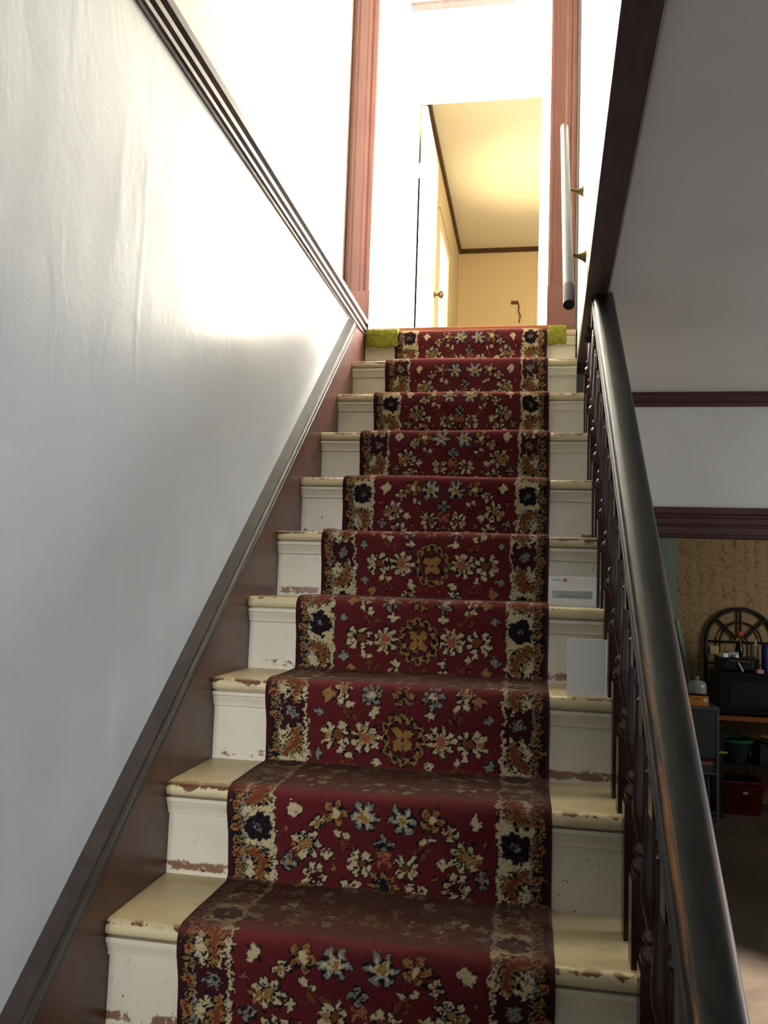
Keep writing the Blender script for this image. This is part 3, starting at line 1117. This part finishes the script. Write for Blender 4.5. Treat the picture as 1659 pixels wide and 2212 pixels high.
off_lat = 0.004 * np.sin(vcoord * 2.1) + 0.004 * np.clip(PATH[:, 0] / 2, 0, 1)
pile = rng.uniform(-0.0005, 0.0006, (NV, NU))
sag = 0.0012 * np.sin(vcoord[:, None] * 23 + ucoord[None, :] * 5) + 0.0012 * np.sin(vcoord[:, None] * 9 - ucoord[None, :] * 14)
offn = pile + sag
co = np.zeros((NV, NU, 3))
co[..., 0] = RX0 + ucoord[None, :] + off_lat[:, None]
co[..., 1] = PATH[:, 0][:, None] + nrm[:, 0][:, None] * offn
co[..., 2] = PATH[:, 1][:, None] + nrm[:, 1][:, None] * offn
# rolled-over selvedge: outer columns turn down to the step
for j, dn in ((0, 0.0070), (1, 0.0030), (2, 0.0008), (NU - 1, 0.0070), (NU - 2, 0.0030), (NU - 3, 0.0008)):
    co[:, j, 1] -= nrm[:, 0] * dn
    co[:, j, 2] -= nrm[:, 1] * dn
idx = np.arange(NV * NU).reshape(NV, NU)
quads = np.stack([idx[:-1, :-1], idx[:-1, 1:], idx[1:, 1:], idx[1:, :-1]], -1).reshape(-1, 4)
me = bpy.data.meshes.new('stair_runner')
me.vertices.add(NV * NU)
me.vertices.foreach_set('co', co.astype(np.float32).ravel())
me.loops.add(quads.size)
me.loops.foreach_set('vertex_index', quads.astype(np.int32).ravel())
me.polygons.add(len(quads))
me.polygons.foreach_set('loop_start', (np.arange(len(quads)) * 4).astype(np.int32))
me.polygons.foreach_set('use_smooth', np.ones(len(quads), dtype=bool))
ca = me.color_attributes.new('pattern', 'FLOAT_COLOR', 'POINT')
rgba = np.ones((NV * NU, 4), dtype=np.float32)
rgba[:, :3] = colr.reshape(-1, 3)
ca.data.foreach_set('color', rgba.ravel())
me.update()
me.validate()
runner = new_obj('stair_runner', me, M_RUNNER)
tag(runner, 'worn red oriental patterned carpet runner down the middle of the stairs', 'carpet')

# ------------------------------------------------------------------ balustrade
bal = thing('balustrade', 'dark turned wooden balustrade with black worn handrail', 'railing')
XB, XRL = 0.955, 0.962
HR = 0.617                       # rail top above the nosing line


def rail_z(y):
    return y * SL + HR


rp = [(-0.026, -0.072), (-0.026, -0.058), (-0.0325, -0.055), (-0.034, -0.051), (-0.034, -0.046), (-0.030, -0.043), (-0.030, -0.037), (-0.034, -0.034), (-0.034, -0.026),
      (-0.0300, -0.023), (-0.0300, -0.012), (-0.0285, -0.005), (-0.024, 0.0), (-0.014, 0.0022), (0, 0.0030)]
rp = rp + [(-x, z) for x, z in rp[-2::-1]]
ang = math.atan(SL)
y0r, y1r = -1.25, 1.16
bm = bmesh.new()
L = (y1r - y0r) / math.cos(ang)
nseg = 30
rings = []
for i in range(nseg + 1):
    t = L * i / nseg
    rings.append([bm.verts.new((x, t, z)) for x, z in rp])
for A, B in zip(rings[:-1], rings[1:]):
    for j in range(len(rp)):
        bm.faces.new((A[j], A[(j + 1) % len(rp)], B[(j + 1) % len(rp)], B[j]))
bm.faces.new(rings[0][::-1])
bm.faces.new(rings[-1])
hr = from_bm('handrail', bm, M_RAIL, bal)
shade_angle(hr, 50)
hr.location = (XRL - 0.001, y0r, rail_z(y0r))
hr.rotation_euler = (ang, 0, -0.0018)
hr['label'] = 'black handrail worn to bare brown wood along its edges'


def baluster_mesh(hb, total):
    """square foot of height hb, turned middle, square head up to total"""
    bm = bmesh.new()
    s_ = 0.021
    tl = min(0.36, total - hb - 0.02)
    add = add_box(bm, -s_, s_, -s_, s_, 0, hb)
    top = [f for f in bm.faces if all(v.co.z > hb - 1e-6 for v in f.verts)]
    r = bmesh.ops.inset_region(bm, faces=top, thickness=0.005)
    for v in {v for f in top for v in f.verts}:
        v.co.z += 0.007
    z0 = hb + 0.005
    prof = [(0.012, 0), (0.012, 0.006), (0.0185, 0.011), (0.0205, 0.019), (0.0185, 0.027), (0.0115, 0.033), (0.0105, 0.038), (0.0155, 0.043), (0.0165, 0.049), (0.0135, 0.054), (0.009, 0.060),
            (0.012, 0.075), (0.0175, 0.098), (0.0195, 0.118), (0.0185, 0.14), (0.0155, 0.18), (0.0125, 0.23), (0.0105, 0.275), (0.0095, 0.290), (0.0145, 0.296), (0.0145, 0.302), (0.009, 0.308),
            (0.0105, 0.316), (0.0165, 0.323), (0.0175, 0.331), (0.0135, 0.339), (0.010, 0.346), (0.012, 0.36)]
    pr = [(rr, z0 + z) for rr, z in prof if z <= tl]
    lathe(bm, pr, seg=14)
    zt = z0 + tl
    if total > zt + 0.01:
        add_box(bm, -s_, s_, -s_, s_, zt - 0.002, total)
    return bm


cache = {}
for k in range(-4, 7):
    for which, dy in ((0, 0.050), (1, 0.168)):
        y = k * D + dy
        hb = 0.138 if which == 0 else 0.235
        top = min(rail_z(y) - 0.078, 1.552) - k * H
        tot = round(top, 3)
        key = (which, tot)
        if key not in cache:
            ob = from_bm('baluster', baluster_mesh(hb, tot), M_BAL, bal)
            shade_angle(ob, 40)
            cache[key] = ob.data
        else:
            ob = new_obj('baluster', cache[key], None, bal)
        ob.location = (XB, y, k * H)

# ------------------------------------------------------------------ grab rail on the right upper wall
gb, gt = Vector(hit(1228.5, 640, 0, 0.853)), Vector(hit(1219, 272, 0, 0.861))
gr = thing('grab_rail', 'short grey pipe handrail with black rubber end on white wall', 'handrail', tuple(gb))
dv = gt - gb
tube('pipe', [dv * t for t in (0.035, 0.3, 0.7, 0.985, 1.0)], 0.0165, M_PIPE, gr, 18, radii=[0.0165, 0.0165, 0.0165, 0.0165, 0.012])
tube('rubber_grip', [dv * t for t in (-0.035, 0.0, 0.04)], 0.0172, M_RUBBER, gr, 18)
for (px, py, t) in ((1268, 535, 0.24), (1258, 395, 0.60)):
    q = dv * t
    yw = (gb + q).y
    wallp = Vector((xr_wall(yw), yw, (gb + q).z - 0.045)) - gb
    tube('bracket', [q + Vector((0.004, 0, -0.012)), q + Vector((0.010, 0, -0.03)), (q + wallp) / 2 + Vector((0, 0, -0.02)), wallp + Vector((-0.012, 0, 0)), wallp + Vector((0.001, 0, 0))], 0.006, M_BRASSG, gr, 10,
         radii=[0.008, 0.006, 0.006, 0.013, 0.023])

# ------------------------------------------------------------------ mail on the steps
def envelope(name, bl, w, h, lean, yaw, label, printed):
    e = thing(name, label, 'envelope', bl)
    e.rotation_euler = (-lean, 0, yaw)
    bm = bmesh.new()
    add_box(bm, 0, w, 0, 0.0022, 0, h)
    bmesh.ops.bevel(bm, geom=bm.edges[:], offset=0.0007, segments=1, affect='EDGES')
    from_bm('paper', bm, M_PAPER, e)
    if printed:
        bm = bmesh.new()
        n = 20
        wx, wz, ww, wh, rr = w * 0.075, h * 0.26, w * 0.79, h * 0.25, h * 0.07
        vs = []
        for cx, cz, a0 in ((wx + ww - rr, wz + wh - rr, 0), (wx + rr, wz + wh - rr, 90), (wx + rr, wz + rr, 180), (wx + ww - rr, wz + rr, 270)):
            for t in range(6):
                a_ = math.radians(a0 + t * 18)
                vs.append((cx + rr * math.cos(a_), -0.0003, cz + rr * math.sin(a_)))
        f = bm.faces.new([bm.verts.new(v) for v in vs])
        bmesh.ops.solidify(bm, geom=[f], thickness=0.0004)
        from_bm('address_window', bm, M_PAPER2, e)
        for (tx, tz, tw) in ((0.20, 0.42, 0.14), (0.20, 0.37, 0.22), (0.20, 0.32, 0.44)):
            box('address_line', w * tx, w * (tx + tw), -0.0010, -0.0004, h * tz, h * tz + h * 0.015, M_INK, e)
        for tz, tx in ((0.90, 0.10), (0.855, 0.07)):
            box('return_address', w * tx, w * 0.245, -0.0006, 0.0, h * tz, h * (tz + 0.022), M_INK, e)
        bm = bmesh.new()
        cx, cz = w * 0.325, h * 0.875
        for a_ in range(0, 360, 60):
            ca_, sa_ = math.cos(math.radians(a_)), math.sin(math.radians(a_))
            pts_ = [(0.0012, -0.0012), (0.0062, -0.0018), (0.0070, 0), (0.0062, 0.0018), (0.0012, 0.0012)]
            fv = [bm.verts.new((cx + x * ca_ - z * sa_, -0.0005, cz + (x * sa_ + z * ca_) * 0.85)) for x, z in pts_]
            bm.faces.new(fv)
        from_bm('emblem', bm, M_INKRED, e)
    return e


# first: printed window envelope on the fourth visible step
envelope('envelope', (0.806, 4 * D + OVH - 0.034, 3 * H), 0.140, 0.083, math.radians(-6), 0.0, 'white window envelope with small red emblem leaning on an upper riser', True)
p0, p1 = hit(1222, 1503, 2, 2 * H), hit(1307, 1510, 2, 2 * H)
envelope('envelope', (0.842, 0.505, 2 * H + 0.001), 0.088, 0.131, math.radians(-7), math.radians(-4), 'blank upright white envelope leaning by the balusters', False)

# ------------------------------------------------------------------ kitchen seen through the doorway
YK = 6.5
struct(box('wall_kitchen_back', 2.056, 4.5, YK, YK + 0.1, ZF, ZC, M_FLORAL), 'brown floral wallpaper at the end of the kitchen')
struct(box('wall_kitchen_mint', 0.8, 2.056, YK - 0.01, YK + 0.1, ZF, ZC, M_MINT), 'pale mint painted wall strip beside the wallpaper')
struct(box('wall_kitchen_left', 0.9, 1.0, YW + 0.14, YK, ZF, ZC, M_MINT))
pb, pt = hit(1508, 1560, 1, YK - 0.05), hit(1461, 1338, 1, YK - 0.012)
o = tube('slanted_strip', [tuple(pb), tuple(pt)], 0.022, M_MINT, None, 8)  # unidentified slanted pale strip, built as a thin tube
tag(o, 'pale grey green strip along the edge of the brown wallpaper', 'strip')

# arched iron window frame on the wall
c = hit(1600, 1388, 1, YK - 0.04)
R = 0.292
ar = thing('arched_frame', 'black iron arched window frame ornament on the wallpaper', 'wall decor', (c[0], YK - 0.03, c[2]))
zb_ = -0.55
arc = lambda r, n=24: [(r * math.cos(math.pi * i / n), 0, r * math.sin(math.pi * i / n)) for i in range(n + 1)]
tube('outer_arch', [(R, 0, zb_)] + arc(R) + [(-R, 0, zb_)], 0.017, M_BLACKM, ar, 8)
tube('inner_arch', arc(0.175), 0.009, M_BLACKM, ar, 8)
tube('hub_arch', arc(0.055, 12), 0.009, M_BLACKM, ar, 8)
for a_ in (45, 90, 135):
    ca_, sa_ = math.cos(math.radians(a_)), math.sin(math.radians(a_))
    tube('spoke', [(0.05 * ca_, 0, 0.05 * sa_), (R * ca_, 0, R * sa_)], 0.012, M_BLACKM, ar, 8)
tube('cross_bar', [(-R, 0, 0), (R, 0, 0)], 0.011, M_BLACKM, ar, 8)
tube('cross_bar', [(-R, 0, -0.19), (R, 0, -0.19)], 0.009, M_BLACKM, ar, 8)
tube('mullion', [(-0.175, 0, 0), (-0.175, 0, zb_)], 0.009, M_BLACKM, ar, 8)
tube('mullion', [(0.09, 0, 0), (0.09, 0, zb_)], 0.009, M_BLACKM, ar, 8)
tube('bottom_bar', [(-R, 0, zb_), (R, 0, zb_)], 0.014, M_BLACKM, ar, 8)
p = hit(1544, 1404, 1, YK - 0.055)
o = box('note_card', p[0] - 0.036, p[0] + 0.036, YK - 0.053, YK - 0.050, p[2] - 0.036, p[2] + 0.036, M_CREAMB)
tag(o, 'small square white note stuck to the black arched frame', 'note')

# side table with shelf, and what stands on it
YT = 5.86
tb = thing('side_table', 'dark side table with an orange wooden top under the microwave', 'table', (0, 0, 0))
ztop = hit(1600, 1549, 1, YT)[2]
box('table_top', 2.285, 3.2, YT, 6.40, ztop - 0.035, ztop, M_ORANGEW, tb, 0.004)
for (x, y) in ((2.31, YT + 0.05), (3.16, YT + 0.05), (2.31, 6.34), (3.16, 6.34)):
    box('leg', x - 0.02, x + 0.02, y - 0.02, y + 0.02, ZF, ztop - 0.035, M_BLACKM, tb)
zsh = -0.74
box('shelf', 2.30, 3.18, YT + 0.04, 6.38, zsh - 0.02, zsh, M_BLACKM, tb)
mw = thing('microwave', 'black microwave oven on the orange topped table', 'microwave', (2.295, YT + 0.03, ztop))
zm = 0.0 - ztop
box('body', 0, 0.56, 0.02, 0.42, 0.012, zm, M_BLACKP, mw, 0.008)
box('door', 0.005, 0.44, 0.0, 0.02, 0.02, zm - 0.008, M_BLACKP, mw, 0.003)
box('window', 0.09, 0.40, -0.003, 0.0, 0.085, zm - 0.075, M_DGLASS, mw)
box('control_panel', 0.445, 0.555, 0.002, 0.02, 0.02, zm - 0.008, M_DGLASS, mw, 0.003)
box('handle', 0.415, 0.43, -0.03, -0.004, 0.06, zm - 0.05, M_BLACKP, mw, 0.004)
for x in (0.05, 0.5):
    for y in (0.06, 0.38):
        box('foot', x - 0.015, x + 0.015, y - 0.015, y + 0.015, 0, 0.012, M_RUBBER, mw)
pt_ = thing('toaster_oven', 'low black toaster oven on top of the microwave', 'oven', (2.335, YT + 0.09, 0.0))
box('body', 0, 0.30, 0.012, 0.30, 0.008, 0.115, M_BLACKP, pt_, 0.008)
box('door', 0.02, 0.24, 0.0, 0.012, 0.02, 0.10, M_DGLASS, pt_, 0.003)
box('handle', 0.05, 0.21, -0.02, -0.008, 0.085, 0.095, M_STEEL, pt_, 0.003)
for x in (0.03, 0.27):
    box('foot', x - 0.012, x + 0.012, 0.05, 0.25, 0, 0.008, M_RUBBER, pt_)


def sheet(name, px, py, w, d, h, rot, mat, label, cat, z0, y):
    p = hit(px, py, 1, y)
    o = box(name, -w / 2, w / 2, -d / 2, d / 2, 0, h, mat, None, min(h, d) * 0.15)
    o.location = (p[0], y, z0)
    o.rotation_euler = (0, 0, rot)
    return tag(o, label, cat)


sheet('paper_stack', 1578, 1425, 0.09, 0.12, 0.045, 0.2, M_LILAC, 'lilac grey folded papers on the black toaster oven', 'papers', 0.115, 6.06)
sheet('crumpled_tissue', 1563, 1432, 0.05, 0.06, 0.035, 0.5, M_PAPER, 'crumpled white tissue left of the lilac papers', 'tissue', 0.115, 5.98)
sheet('paper_scrap', 1589, 1435, 0.03, 0.05, 0.025, 0.4, M_PAPER, 'small white scrap right of the lilac papers', 'paper', 0.115, 5.99)
p = hit(1600, 1441, 1, 5.94)
o = tube('white_utensil', [(p[0] - 0.018, 5.943, p[2] + 0.035), (p[0] + 0.018, 5.932, p[2] - 0.035)], 0.006, M_PAPER, None, 8)
tag(o, 'white utensil hanging over the toaster oven front', 'utensil')
sheet('pink_cloth', 1641, 1471, 0.055, 0.05, 0.032, 0.1, M_PINK, 'small pink cloth on the microwave front edge', 'cloth', 0.0, YT + 0.055)
# bottle, vase and blue thing on the toaster oven
p = hit(1632, 1400, 1, 6.10)
o = thing('cream_bottle', 'cream ceramic bottle in front of the arched frame', 'bottle', (p[0], 6.10, 0.115))
lathe_obj('body', [(0.022, 0), (0.026, 0.004), (0.026, 0.09), (0.022, 0.105), (0.012, 0.115), (0.010, 0.118)], (0, 0, 0), M_CREAMB, o)
lathe_obj('neck', [(0.010, 0.116), (0.010, 0.14), (0.013, 0.142), (0.013, 0.150)], (0, 0, 0), M_GLASS, o)
p = hit(1597, 1400, 1, 6.14)
o = thing('flower_vase', 'dark vase holding one orange flower before the arched frame', 'vase', (p[0], 6.14, 0.115))
lathe_obj('vase_body', [(0.022, 0), (0.034, 0.03), (0.036, 0.06), (0.026, 0.10), (0.02, 0.12), (0.024, 0.13)], (0, 0, 0), M_BLACKP, o)
tube('stem', [(0, 0, 0.12), (0.002, 0, 0.17)], 0.004, M_DGREEN, o, 6)
bm = bmesh.new()
for i in range(9):
    a_ = i * 2.4
    for q in range(1):
        bmesh.ops.create_uvsphere(bm, u_segments=8, v_segments=6, radius=0.016, matrix=Matrix.Translation((0.016 * math.cos(a_), 0.016 * math.sin(a_), 0.18 + 0.008 * (i % 3))))
from_bm('petals', bm, M_FLOWER, o, smooth=True)
p = hit(1656, 1416, 1, 6.05)
o = thing('blue_canister', 'deep blue canister at the right edge on the microwave', 'canister', (p[0] - 0.004, 6.05, 0.0))
lathe_obj('body', [(0.034, 0), (0.036, 0.004), (0.036, 0.20), (0.034, 0.205)], (0, 0, 0), M_BLUE, o)
lathe_obj('lid', [(0.037, 0.205), (0.037, 0.222), (0.03, 0.228)], (0, 0, 0), M_BLUE, o)

# grey steel cart with the carton and cake dome
ct = thing('steel_cart', 'grey steel cart with open shelves beside the dark table', 'cart')
x0, x1, y0, y1 = 1.93, 2.262, 5.72, 6.10
zt = -0.268
box('top_tray', x0, x1, y0, y1, zt - 0.03, zt, M_STEEL, ct, 0.006)
box('front_panel', x0 + 0.02, x1 - 0.02, y0 + 0.006, y0 + 0.016, zt - 0.40, zt - 0.03, M_DSTEEL, ct)
for (x, y) in ((x0 + 0.012, y0 + 0.012), (x1 - 0.012, y0 + 0.012), (x0 + 0.012, y1 - 0.012), (x1 - 0.012, y1 - 0.012)):
    box('post', x - 0.011, x + 0.011, y - 0.011, y + 0.011, ZF, zt - 0.005, M_STEEL, ct, 0.003)
box('lower_shelf', x0, x1, y0, y1, -0.80, -0.785, M_STEEL, ct, 0.003)
cb = thing('orange_carton', 'small orange carton on the steel cart under the cake dome', 'carton', (2.040, 5.76, zt))
box('carton_body', 0, 0.150, 0, 0.2, 0, 0.078, M_ORANGEC, cb, 0.002)
box('printed_panel', 0.028, 0.078, -0.001, 0.0, 0.048, 0.062, M_PINKBOX, cb)
lo = lathe_obj('round_label', [(0.0165, 0), (0.0165, 0.0012)], (0.122, 0.0, 0.046), M_PAPER, cb, 18)
lo.rotation_euler = (math.radians(90), 0, 0)
pl = lathe_obj('maroon_plate', [(0.05, 0), (0.06, 0.002), (0.112, 0.010), (0.116, 0.014), (0.10, 0.013), (0.05, 0.008)], (2.130, 5.87, zt + 0.078), M_MAROON, None, 28)
tag(pl, 'maroon plate on the orange carton carrying the glass dome', 'plate')
dm = thing('cake_dome', 'clear glass cake dome with a round knob on the maroon plate', 'glass dome', (2.118, 5.87, zt + 0.0925))
lathe_obj('dome', [(0.074, 0), (0.075, 0.05), (0.071, 0.075), (0.058, 0.092), (0.03, 0.10), (0.012, 0.102), (0.010, 0.099), (0.03, 0.097), (0.056, 0.089), (0.0685, 0.073), (0.0722, 0.05), (0.0712, 0.0)], (0, 0, 0), M_GLASS, dm, 28, cap=False)
lathe_obj('knob', [(0.009, 0.1015), (0.008, 0.108), (0.018, 0.114), (0.021, 0.122), (0.017, 0.131), (0.006, 0.134)], (0, 0, 0), M_GLASS, dm, 18)
# stack on the cart's lower shelf
zz = -0.785
for i, (w_, h_, m_, lab, cat) in enumerate(((0.23, 0.05, M_DSTEEL, 'dark box at the bottom of the stack on the cart shelf', 'box'),
                                            (0.22, 0.035, M_PINKBOX, 'pinkish carton in the stack on the cart shelf', 'carton'),
                                            (0.21, 0.03, M_MAROON, 'maroon box above the pinkish carton on the cart', 'box'),
                                            (0.23, 0.035, M_LILAC, 'grey folded papers topping the stack on the cart', 'papers'))):
    o = box(cat if cat != 'papers' else 'paper_stack', 2.02, 2.02 + w_, 5.735, 6.0, zz, zz + h_, m_, None, 0.004)
    tag(o, lab, cat)
    zz += h_
o = box('yellow_ruler', 2.17, 2.33, 5.75, 5.785, zz, zz + 0.014, M_YELLOW, None, 0.003)
tag(o, 'yellow strip lying across the papers on the cart', 'ruler')
# things under the table
gbw = hit(1592, 1597, 1, 5.95)
gbl = thing('green_basin', 'dark green basin with a brighter green rim on the shelf under the table', 'basin', (gbw[0], 6.06, zsh))
lathe_obj('basin_body', [(0.09, 0), (0.10, 0.004), (0.135, 0.12), (0.146, 0.165), (0.140, 0.165), (0.13, 0.12), (0.095, 0.012)], (0, 0, 0), M_DGREEN, gbl, 32)
lathe_obj('rim', [(0.148, 0.165), (0.156, 0.168), (0.157, 0.186), (0.150, 0.190), (0.144, 0.186), (0.143, 0.165)], (0, 0, 0), M_GREEN, gbl, 32)
for i in range(4):
    o = lathe_obj('yellow_plate', [(0.045, 0), (0.05, 0.002), (0.10, 0.012), (0.104, 0.016), (0.05, 0.007)], (2.73 + 0.004 * i, 5.99, zsh + 0.17 + i * 0.012), M_YELLOW, None, 24)
    tag(o, ('bottom', 'second lowest', 'second highest', 'topmost')[i] + ' yellowish plate of the stack on the dark crate', 'plate', 'yellow plates under the table')
o = box('dark_crate', 2.615, 2.865, 5.92, 6.2, zsh, zsh + 0.17, M_DGREEN, None, 0.006)
tag(o, 'dark crate under the stack of yellow plates', 'crate')
rb = thing('red_bin', 'dark red plastic bin on the floor under the table', 'bin', (2.36, 6.02, ZF))
bm = bmesh.new()
lo_ = [(0.02, 0.02), (0.29, 0.02), (0.29, 0.26), (0.02, 0.26)]
hi_ = [(0, 0), (0.31, 0), (0.31, 0.28), (0, 0.28)]
a = [bm.verts.new((x, y, 0)) for x, y in lo_]
b = [bm.verts.new((x, y, 0.27)) for x, y in hi_]
for i in range(4):
    bm.faces.new((a[i], a[(i + 1) % 4], b[(i + 1) % 4], b[i]))
bm.faces.new(a[::-1])
bmesh.ops.solidify(bm, geom=bm.faces[:], thickness=0.006)
from_bm('bin_body', bm, M_RED, rb)
box('rim', -0.008, 0.318, -0.008, 0.0, 0.255, 0.275, M_RED, rb, 0.003)
box('label_mark', 0.15, 0.19, 0.004, 0.010, 0.17, 0.19, M_LILAC, rb)
